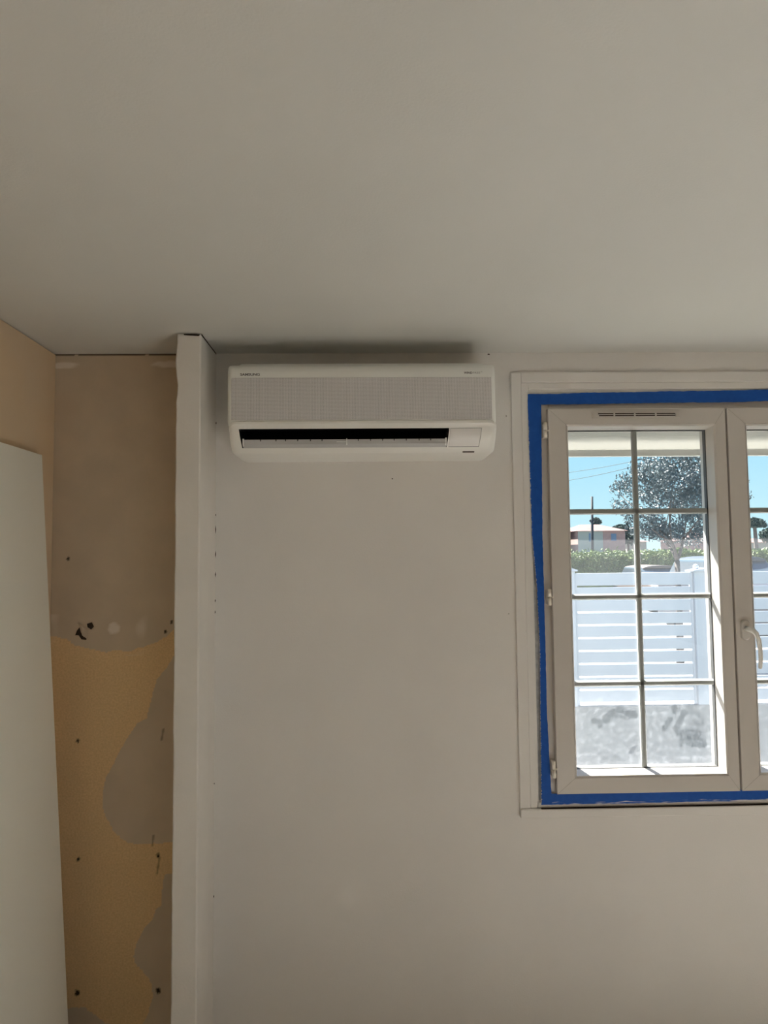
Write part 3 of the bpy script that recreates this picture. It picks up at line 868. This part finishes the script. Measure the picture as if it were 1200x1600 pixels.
# ------------------------------------------------------------------ outside
GZ = -.10
MB().box(-9, 16, D + .33, 6.0, GZ - .2, GZ).build('ground_terrace', M['terrace'], kind='structure')
MB().box(-60, 160, 6.15, 320, GZ - .3, GZ - .05).build('ground_street', M['street'], kind='structure')
# sill outside
MB().prism([(D + .075, .905), (D + .36, .885), (D + .36, .855), (D + .075, .86)], 0, OX0, OX1).build('sill_outside', M['ext_render'], kind='structure')

# roller shutter, a little lowered
SHY = 2.62
sh = empty('roller_shutter', (1.236, SHY, 2.087), label='cream roller shutter let down a little outside the top of the window', cat='shutter')
cu = MB()
zb = 2.112
prof = []
for k in range(4):
    za, zc = zb + k * .052, zb + (k + 1) * .052
    prof += [(SHY - .0035, za + .002), (SHY - .0045, za + .026), (SHY - .0035, zc - .002), (SHY - .0025, zc)]
back_ = [(SHY + .0045, p[1]) for p in prof[::-1]]
cu.prism(prof + back_, 0, OX0 + .012, OX1 - .012)
o = cu.build('curtain', M['shutter']); o.parent = sh; o.matrix_parent_inverse = Matrix.Translation(-sh.location)
bb = MB().box(OX0 + .012, OX1 - .012, SHY - .008, SHY + .006, 2.0895, 2.1125)
bb.box(OX0 + .012, OX1 - .012, SHY - .011, SHY + .006, 2.0865, 2.0895)
o = bb.build('bottom_bar', M['muntin'], bevel=.001); o.parent = sh; o.matrix_parent_inverse = Matrix.Translation(-sh.location)
for gx in (OX0, OX1 - .03):
    g = MB(); g.box(gx, gx + .03, SHY - .025, SHY - .014, .90, OZ1); g.box(gx, gx + .03, SHY + .014, SHY + .025, .90, OZ1)
    g.box(gx + (0 if gx < 1 else .026), gx + (.004 if gx < 1 else .03), SHY - .025, SHY + .025, .90, OZ1)
    o = g.build('guide_rail', M['muntin']); o.parent = sh; o.matrix_parent_inverse = Matrix.Translation(-sh.location)

# low wall and fence
FYD = 6.0
WT = at(1000, 1103, FYD).z
MB().box(-9, 16, FYD, FYD + .15, GZ - .25, WT).build('wall_garden', M['ext_wall'], kind='structure')
def fx(px): return at(px, 980, FYD).x
posts = [fx(886) - 1.25, fx(886), fx(1089), fx(1089) + 1.42]
ftop = at(1000, 895, FYD).z
lab = ['beyond the wall left of the window, hidden end', 'at the left edge of the left sash glass', 'at the right edge of the left sash glass', 'at the far right']
pitch = (at(1000, 916, FYD).z - at(1000, 1099, FYD).z) / 9
zg1 = at(1000, 916, FYD).z
slatz = [(zg1 + .008, ftop)] + [(zg1 - (k + 1) * pitch + .008, zg1 - k * pitch - .009) for k in range(9)]
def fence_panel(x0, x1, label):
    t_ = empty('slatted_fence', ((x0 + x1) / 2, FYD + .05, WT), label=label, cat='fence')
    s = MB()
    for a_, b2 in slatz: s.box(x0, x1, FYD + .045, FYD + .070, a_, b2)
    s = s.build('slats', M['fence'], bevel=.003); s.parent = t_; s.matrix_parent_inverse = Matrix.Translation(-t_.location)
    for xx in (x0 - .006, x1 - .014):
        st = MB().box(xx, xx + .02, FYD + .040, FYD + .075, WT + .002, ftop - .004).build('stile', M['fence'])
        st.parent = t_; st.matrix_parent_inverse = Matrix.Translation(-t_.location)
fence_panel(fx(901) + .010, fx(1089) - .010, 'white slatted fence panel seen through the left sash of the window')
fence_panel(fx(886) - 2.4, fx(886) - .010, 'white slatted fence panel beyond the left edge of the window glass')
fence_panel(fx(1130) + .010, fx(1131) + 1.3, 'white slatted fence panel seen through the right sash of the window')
for xa, xb, zt, lb in ((fx(886), fx(901), at(890, 893, FYD).z, 'thin white fence post at the left end of the slatted panel'),
                       (fx(1089), fx(1130), at(1100, 893, FYD).z, 'wide white gate pillar with a ball on its cap, right of the slatted panel')):
    t_ = empty('fence_post', ((xa + xb) / 2, FYD + .06, WT), label=lb, cat='post')
    for nm, mb in (('shaft', MB().box(xa, xb, FYD + .01, FYD + .13, WT, zt)), ('cap', MB().prism([(xa - .02, zt), (xb + .02, zt), (xb + .02, zt + .012), ((xa + xb) / 2, zt + .03), (xa - .02, zt + .012)], 1, FYD - .01, FYD + .15))):
        o = mb.build(nm, M['fence'], bevel=.003); o.parent = t_; o.matrix_parent_inverse = Matrix.Translation(-t_.location)
    if xb - xa > .12:
        c_ = at(1087, 886, FYD + .06); b_ = MB()
        b_.tube([(c_.x, c_.y, c_.z - .035), (c_.x, c_.y, c_.z - .022), (c_.x, c_.y, c_.z - .01), (c_.x, c_.y, c_.z + .01), (c_.x, c_.y, c_.z + .022), (c_.x, c_.y, c_.z + .027)], [.012, .014, .024, .024, .014, .004], 12)
        o = b_.build('finial', M['fence']); o.parent = t_; o.matrix_parent_inverse = Matrix.Translation(-t_.location)


def leaf_cloud(name, n_, place, size, mat, parent=None, rnd_=random):
    vs, fs = [], []
    for _ in range(n_):
        p = place()
        if p is None: continue
        a = Vector((rnd_.gauss(0, 1), rnd_.gauss(0, 1), rnd_.gauss(0, 1))).normalized()
        b2 = a.cross(Vector((rnd_.gauss(0, 1), rnd_.gauss(0, 1), rnd_.gauss(0, 1)))).normalized()
        s = size * rnd_.uniform(.6, 1.25)
        k = len(vs)
        c_ = a.cross(b2) * s * .12
        vs += [p - a * s * .5, p + b2 * s * .2 + c_, p + a * s * .5, p - b2 * s * .2 + c_]
        fs.append((k, k + 1, k + 2)); fs.append((k, k + 2, k + 3))
    me = bpy.data.meshes.new(name); me.from_pydata([tuple(v) for v in vs], [], fs); me.materials.append(mat)
    o = bpy.data.objects.new(name, me); COL.objects.link(o)
    if parent is not None:
        o.parent = parent; o.matrix_parent_inverse = Matrix.Translation(-parent.location)
    return o

# the evergreen tree beyond the fence
TYD = 12.0
def tp(px, py): return at(px, py, TYD)
base = tp(1058, 895); base.z = GZ - .05
tree = empty('tree', base, label='leafy evergreen tree with a short forked trunk standing beyond the white fence', cat='tree')
tk = MB()
fork = tp(1058, 876)
tk.tube([base, base.lerp(fork, .5) + Vector((.01, 0, 0)), fork], [.07, .055, .045], 8)
limbs = []
for (px, py, dy, r_) in ((1043, 846, -.15, .024), (1076, 842, .2, .024), (1056, 850, .35, .018)):
    q = tp(px, py); q.y += dy; limbs.append(q)
    tk.tube([fork, fork.lerp(q, .5) + Vector((.015, 0, .01)), q], [.030, .026, r_], 8)
for (k, px, py, dy) in ((0, 1008, 828, -.3), (0, 1030, 800, .4), (0, 975, 775, .1), (0, 1035, 760, -.4), (2, 1060, 800, .4), (2, 1062, 745, 0), (1, 1100, 826, .3), (1, 1090, 790, .2), (1, 1115, 775, -.3), (1, 1082, 750, .5)):
    q = tp(px, py); q.y += dy; mid = limbs[k].lerp(q, .5) + Vector((random.uniform(-.05, .05), 0, random.uniform(-.03, .06)))
    tk.tube([limbs[k], mid, q], [.018, .013, .006], 6)
o = tk.build('trunk', M['bark']); o.parent = tree; o.matrix_parent_inverse = Matrix.Translation(-tree.location)
blobs = []
for _ in range(190):
    px, py = random.uniform(998, 1142), random.uniform(704, 842)
    if abs((px - 1070) / 73) ** 3.2 + abs((py - 775) / 72) ** 3.2 > 1: continue
    q = tp(px, py); q.y += random.uniform(-.8, .8); blobs.append((q, random.uniform(.12, .20)))
for px, py in ((968, 752), (975, 760), (985, 755), (966, 788), (978, 792), (990, 780), (1010, 735), (1020, 765), (1012, 800), (1025, 820), (1045, 836), (1075, 836), (1100, 832), (1125, 820), (1135, 780), (1130, 740), (1100, 722), (1070, 715), (1040, 722), (1105, 765), (1090, 800), (1060, 770), (1040, 790), (1115, 805), (1060, 812), (1010, 828), (1120, 838)):
    q = tp(px, py); q.y += random.uniform(-.4, .4); blobs.append((q, random.uniform(.12, .2)))
def pl():
    q, r = random.choice(blobs)
    v = Vector((random.gauss(0, 1), random.gauss(0, 1), random.gauss(0, 1))).normalized() * (r * random.random() ** .4)
    return q + v
leaf_cloud('foliage', 17000, pl, .066, M['leaf'], tree)

# hedge across the street
HY = 27.0
h0, h1 = at(840, 870, HY), at(1010, 870, HY)
def hedge(x0, x1, y, top, label, n_, mat, size=.16):
    t_ = empty('hedge', ((x0 + x1) / 2, y, GZ - .05), label=label, cat='hedge')
    co = MB(); seg = 26
    vs = []
    for i in range(seg + 1):
        x = x0 + (x1 - x0) * i / seg; tz = top - .25 + .12 * noise.noise(Vector((x * .9, 0, 3)))
        vs += [(x, y - .5, GZ - .05), (x, y - .55, tz * .6), (x, y - .35, tz), (x, y + .35, tz), (x, y + .55, tz * .6), (x, y + .5, GZ - .05)]
    fs = [(i * 6 + k, i * 6 + k + 1, (i + 1) * 6 + k + 1, (i + 1) * 6 + k) for i in range(seg) for k in range(5)] + [(0, 1, 2, 3, 4, 5), tuple(seg * 6 + k for k in range(6))]
    co.add(vs, fs, True)
    o = co.build('branches', mat); o.parent = t_; o.matrix_parent_inverse = Matrix.Translation(-t_.location)
    def p_():
        x = random.uniform(x0, x1); tz = top - .2 + .14 * noise.noise(Vector((x * .9, 0, 3))) + .07 * noise.noise(Vector((x * 4, 0, 3)))
        if random.random() < .45: return Vector((x, y + random.uniform(-.5, .5), tz + random.gauss(0, .07)))
        return Vector((x, y - .55 + random.gauss(0, .06), random.uniform(1.0, tz)))
    leaf_cloud('foliage', n_, p_, size, mat, t_)
hedge(h0.x - .6, h1.x + .4, HY, at(940, 860, HY).z + .03, 'clipped green hedge beyond the fence, in front of the pink house', 5200, M['hedge'])
HY2 = 31.0
g0, g1 = at(1012, 870, HY2), at(1215, 870, HY2)
hedge(g0.x, g1.x, HY2, at(1060, 857, HY2).z, 'bright green hedge behind the tree trunk and the parked cars', 5200, M['hedge'], .2)

# cars parked in the street
def car(name, cx_, y, w_, top, mat, label):
    t_ = empty(name, (cx_, y, GZ - .05), label=label, cat='car')
    z0 = GZ - .05
    def P_(nm, mb, m_, **kw):
        o = mb.build(nm, m_, **kw); o.parent = t_; o.matrix_parent_inverse = Matrix.Translation(-t_.location); return o
    h = top - z0
    # body: bonnet towards the camera
    prof = [(y - 2.0, z0 + .25), (y - 2.0, z0 + h * .5), (y - 1.85, z0 + h * .56), (y - 1.0, z0 + h * .66), (y + 1.9, z0 + h * .66), (y + 2.05, z0 + h * .5), (y + 2.05, z0 + .25)]
    P_('body', MB().prism(prof, 0, cx_ - w_ / 2, cx_ + w_ / 2), mat, bevel=.08, seg=3)
    cab, rf = MB(), MB()
    cab.prism([(y - 1.05, z0 + h * .65), (y - .35, z0 + h * .95), (y + 1.2, z0 + h * .95), (y + 1.85, z0 + h * .65)], 0, cx_ - w_ * .42, cx_ + w_ * .42)
    P_('windows', cab, M['car_glass'], bevel=.05, seg=3)
    ns = 12; pr = [(cx_ + w_ * .40 * math.cos(math.pi * k / ns), z0 + h * .93 + h * .07 * math.sin(math.pi * k / ns)) for k in range(ns + 1)]
    P_('roof', rf.prism(pr, 1, y - .45, y + 1.3), mat, bevel=.02)
    for sx in (-1, 1):
        for wy in (-1.3, 1.3):
            wh = MB(); c_ = Vector((cx_ + sx * w_ * .44, y + wy, z0 + .31))
            wh.tube([c_ - Vector((.1, 0, 0)), c_ + Vector((.1, 0, 0))], .31, 20); P_('wheel', wh, M['tyre'])
CY = 24.0
c0, c1 = at(998, 884, CY), at(1054, 884, CY)
car('car', (c0.x + c1.x) / 2 , CY, 1.65, at(1026, 883, CY).z, M['car_silver'], 'pale pinkish car in the street, its roof left of the tree trunk')
c0 = at(1076, 872, 16.5)
car('car', c0.x + .92, 16.5, 1.75, at(1100, 869, 16.5).z, M['car_grey'], 'dark grey car in the street, its roof above the gate pillar')

# houses
def house(x0, x1, y0, y1, ze, zr, hip, wallm, roofm, label, wins=(), gx=None):
    t_ = empty('house', ((x0 + x1) / 2, y0, GZ), label=label, cat='house')
    def P_(nm, mb, m_, par=t_, **kw):
        o = mb.build(nm, m_, **kw); o.parent = par; o.matrix_parent_inverse = Matrix.Translation(-t_.location); return o
    P_('walls', MB().box(x0, x1, y0, y1, GZ, ze), wallm)
    e_ = .4; ym = (y0 + y1) / 2
    r_ = MB().add([(x0 - e_, y0 - e_, ze), (x1 + e_, y0 - e_, ze), (x1 + e_, y1 + e_, ze), (x0 - e_, y1 + e_, ze), (x0 + hip, ym, zr), (x1 - hip, ym, zr)],
                  [(0, 1, 5, 4), (1, 2, 5), (2, 3, 4, 5), (3, 0, 4), (3, 2, 1, 0)])
    P_('roof', r_, roofm)
    for (a_, b2, c_, d_) in wins:
        wf = P_('window', MB().box(a_, b2, y0 - .06, y0 + .02, c_, d_), M['shade_blue'])
    if gx: P_('render_bay', MB().box(x0 + .02, gx, y0 - .05, y0 + .1, GZ, ze - .02), M['greenwall'])
Y1 = 110.0
X = lambda px, y: at(px, 845, y).x
Z = lambda py, y: at(940, py, y).z
house(X(903, Y1), X(977, Y1), Y1, Y1 + 12, Z(829.5, Y1), Z(819.5, Y1 + 6), 2.2, M['brick'], M['roof'], 'low pink house with a tiled hip roof, beyond the hedge at left',
      ((X(920, Y1), X(926, Y1), Z(846, Y1), Z(833, Y1)), (X(955, Y1), X(963, Y1), Z(845, Y1), Z(834, Y1))), X(942, Y1))
house(X(858, Y1 + 1.5), X(903, Y1 + 1.5) - 1.5, Y1 + 1.5, Y1 + 10, Z(830, Y1), Z(821.5, Y1 + 6), 3, M['cream_wall'], M['roof'], 'cream house wing adjoining the left end of the pink house')
Y2 = 85.0
house(X(1080, Y2), X(1135, Y2), Y2, Y2 + 9, Z(845, Y2), Z(833, Y2 + 4.5), 2.5, M['brick'], M['roof'], 'distant pink roofed house behind the right side of the tree')
house(X(1140, Y2 + 9), X(1210, Y2 + 9), Y2 + 9, Y2 + 18, Z(848, Y2), Z(836, Y2), 2.5, M['cream_wall'], M['roof'], 'distant house behind the umbrella pine, seen in the right sash')
house(X(979, Y1 + 14), X(1010, Y1 + 14), Y1 + 14, Y1 + 22, Z(847, Y1 + 14), Z(840, Y1 + 14), 1.5, M['cream_wall'], M['roof'], 'small pink roofed house just right of the pink house')

# utility pole and cables
PY_ = 60.0
b0 = at(925, 865, PY_); top = at(925, 776, PY_)
t_ = empty('utility_pole', (b0.x, PY_, GZ - .05), label='slim grey utility pole rising in front of the pink house', cat='pole')
for nm, mb in (('shaft', MB().tube([(b0.x, PY_, GZ - .05), (top.x, PY_, top.z)], [.14, .10], 10)), ('crossarm', MB().box(top.x - .28, top.x + .3, PY_ - .05, PY_ + .05, at(925, 815, PY_).z, at(925, 815, PY_).z + .12))):
    o = mb.build(nm, M['pole']); o.parent = t_; o.matrix_parent_inverse = Matrix.Translation(-t_.location)
for (a_, b2, lb) in (((860, 755, 60), (1230, 655, 26), 'lower of two thin dark cables slanting across the sky'), ((860, 742, 60), (1230, 657, 30), 'upper, fainter of two thin cables slanting across the sky')):
    p0, p1 = at(*a_), at(*b2)
    pts = [p0.lerp(p1, k / 24) - Vector((0, 0, .35 * math.sin(math.pi * k / 24))) for k in range(25)]
    MB().tube(pts, .016, 6).build('overhead_cable', M['pole'], label=lb, cat='cable')


def far_tree(name, px, y, ztop, zbot, rx, mat, label, cat='tree', shape='round', n_=900, size=.5):
    x = X(px, y); b_ = Vector((x, y, GZ - .05))
    t_ = empty(name, b_, label=label, cat=cat)
    o = MB().tube([b_, (x + .1, y, (zbot + GZ) / 2), (x, y, zbot + .3 * (ztop - zbot))], [.28, .22, .16], 8).build('trunk', M['bark'])
    o.parent = t_; o.matrix_parent_inverse = Matrix.Translation(-t_.location)
    def p_():
        u = random.random(); a = random.uniform(0, 2 * math.pi); r = rx * math.sqrt(random.random())
        if shape == 'round': r *= math.sqrt(max(0, 1 - (2 * u - 1) ** 2))
        elif shape == 'cone': r *= 1 - u * .9
        else: r *= math.sqrt(max(0, 1 - u * u))
        return Vector((x + r * math.cos(a), y + r * math.sin(a), zbot + (ztop - zbot) * u))
    leaf_cloud('foliage', n_, p_, size, mat, t_)
far_tree('tree', 932, 128, Z(809, 128), Z(821, 128), 1.0, M['conifer'], 'bushy treetop showing above the ridge of the pink house', n_=700)
far_tree('conifer', 981, 120, Z(816, 120), Z(850, 120), .75, M['conifer'], 'pointed dark conifer just right of the pink house', shape='cone')
far_tree('conifer', 989, 118, Z(826, 118), Z(852, 118), .8, M['conifer'], 'shorter dark conifer near the crossing of the muntins, right of the pointed one', shape='round')
far_tree('tree', 971, 135, Z(820, 135), Z(832, 135), 1.7, M['conifer'], 'dark treetop behind the right slope of the pink roof', n_=900)
far_tree('umbrella_pine', 1180, 70, Z(812, 70), Z(826, 70), 1.15, M['conifer'], 'umbrella pine with a flat dark crown, seen in the right sash', shape='dome', n_=1500, size=.35)
far_tree('tree', 1205, 75, Z(828, 75), Z(850, 75), 1.2, M['conifer'], 'rounded dark tree at the right edge of the picture, beyond the fence', n_=900)
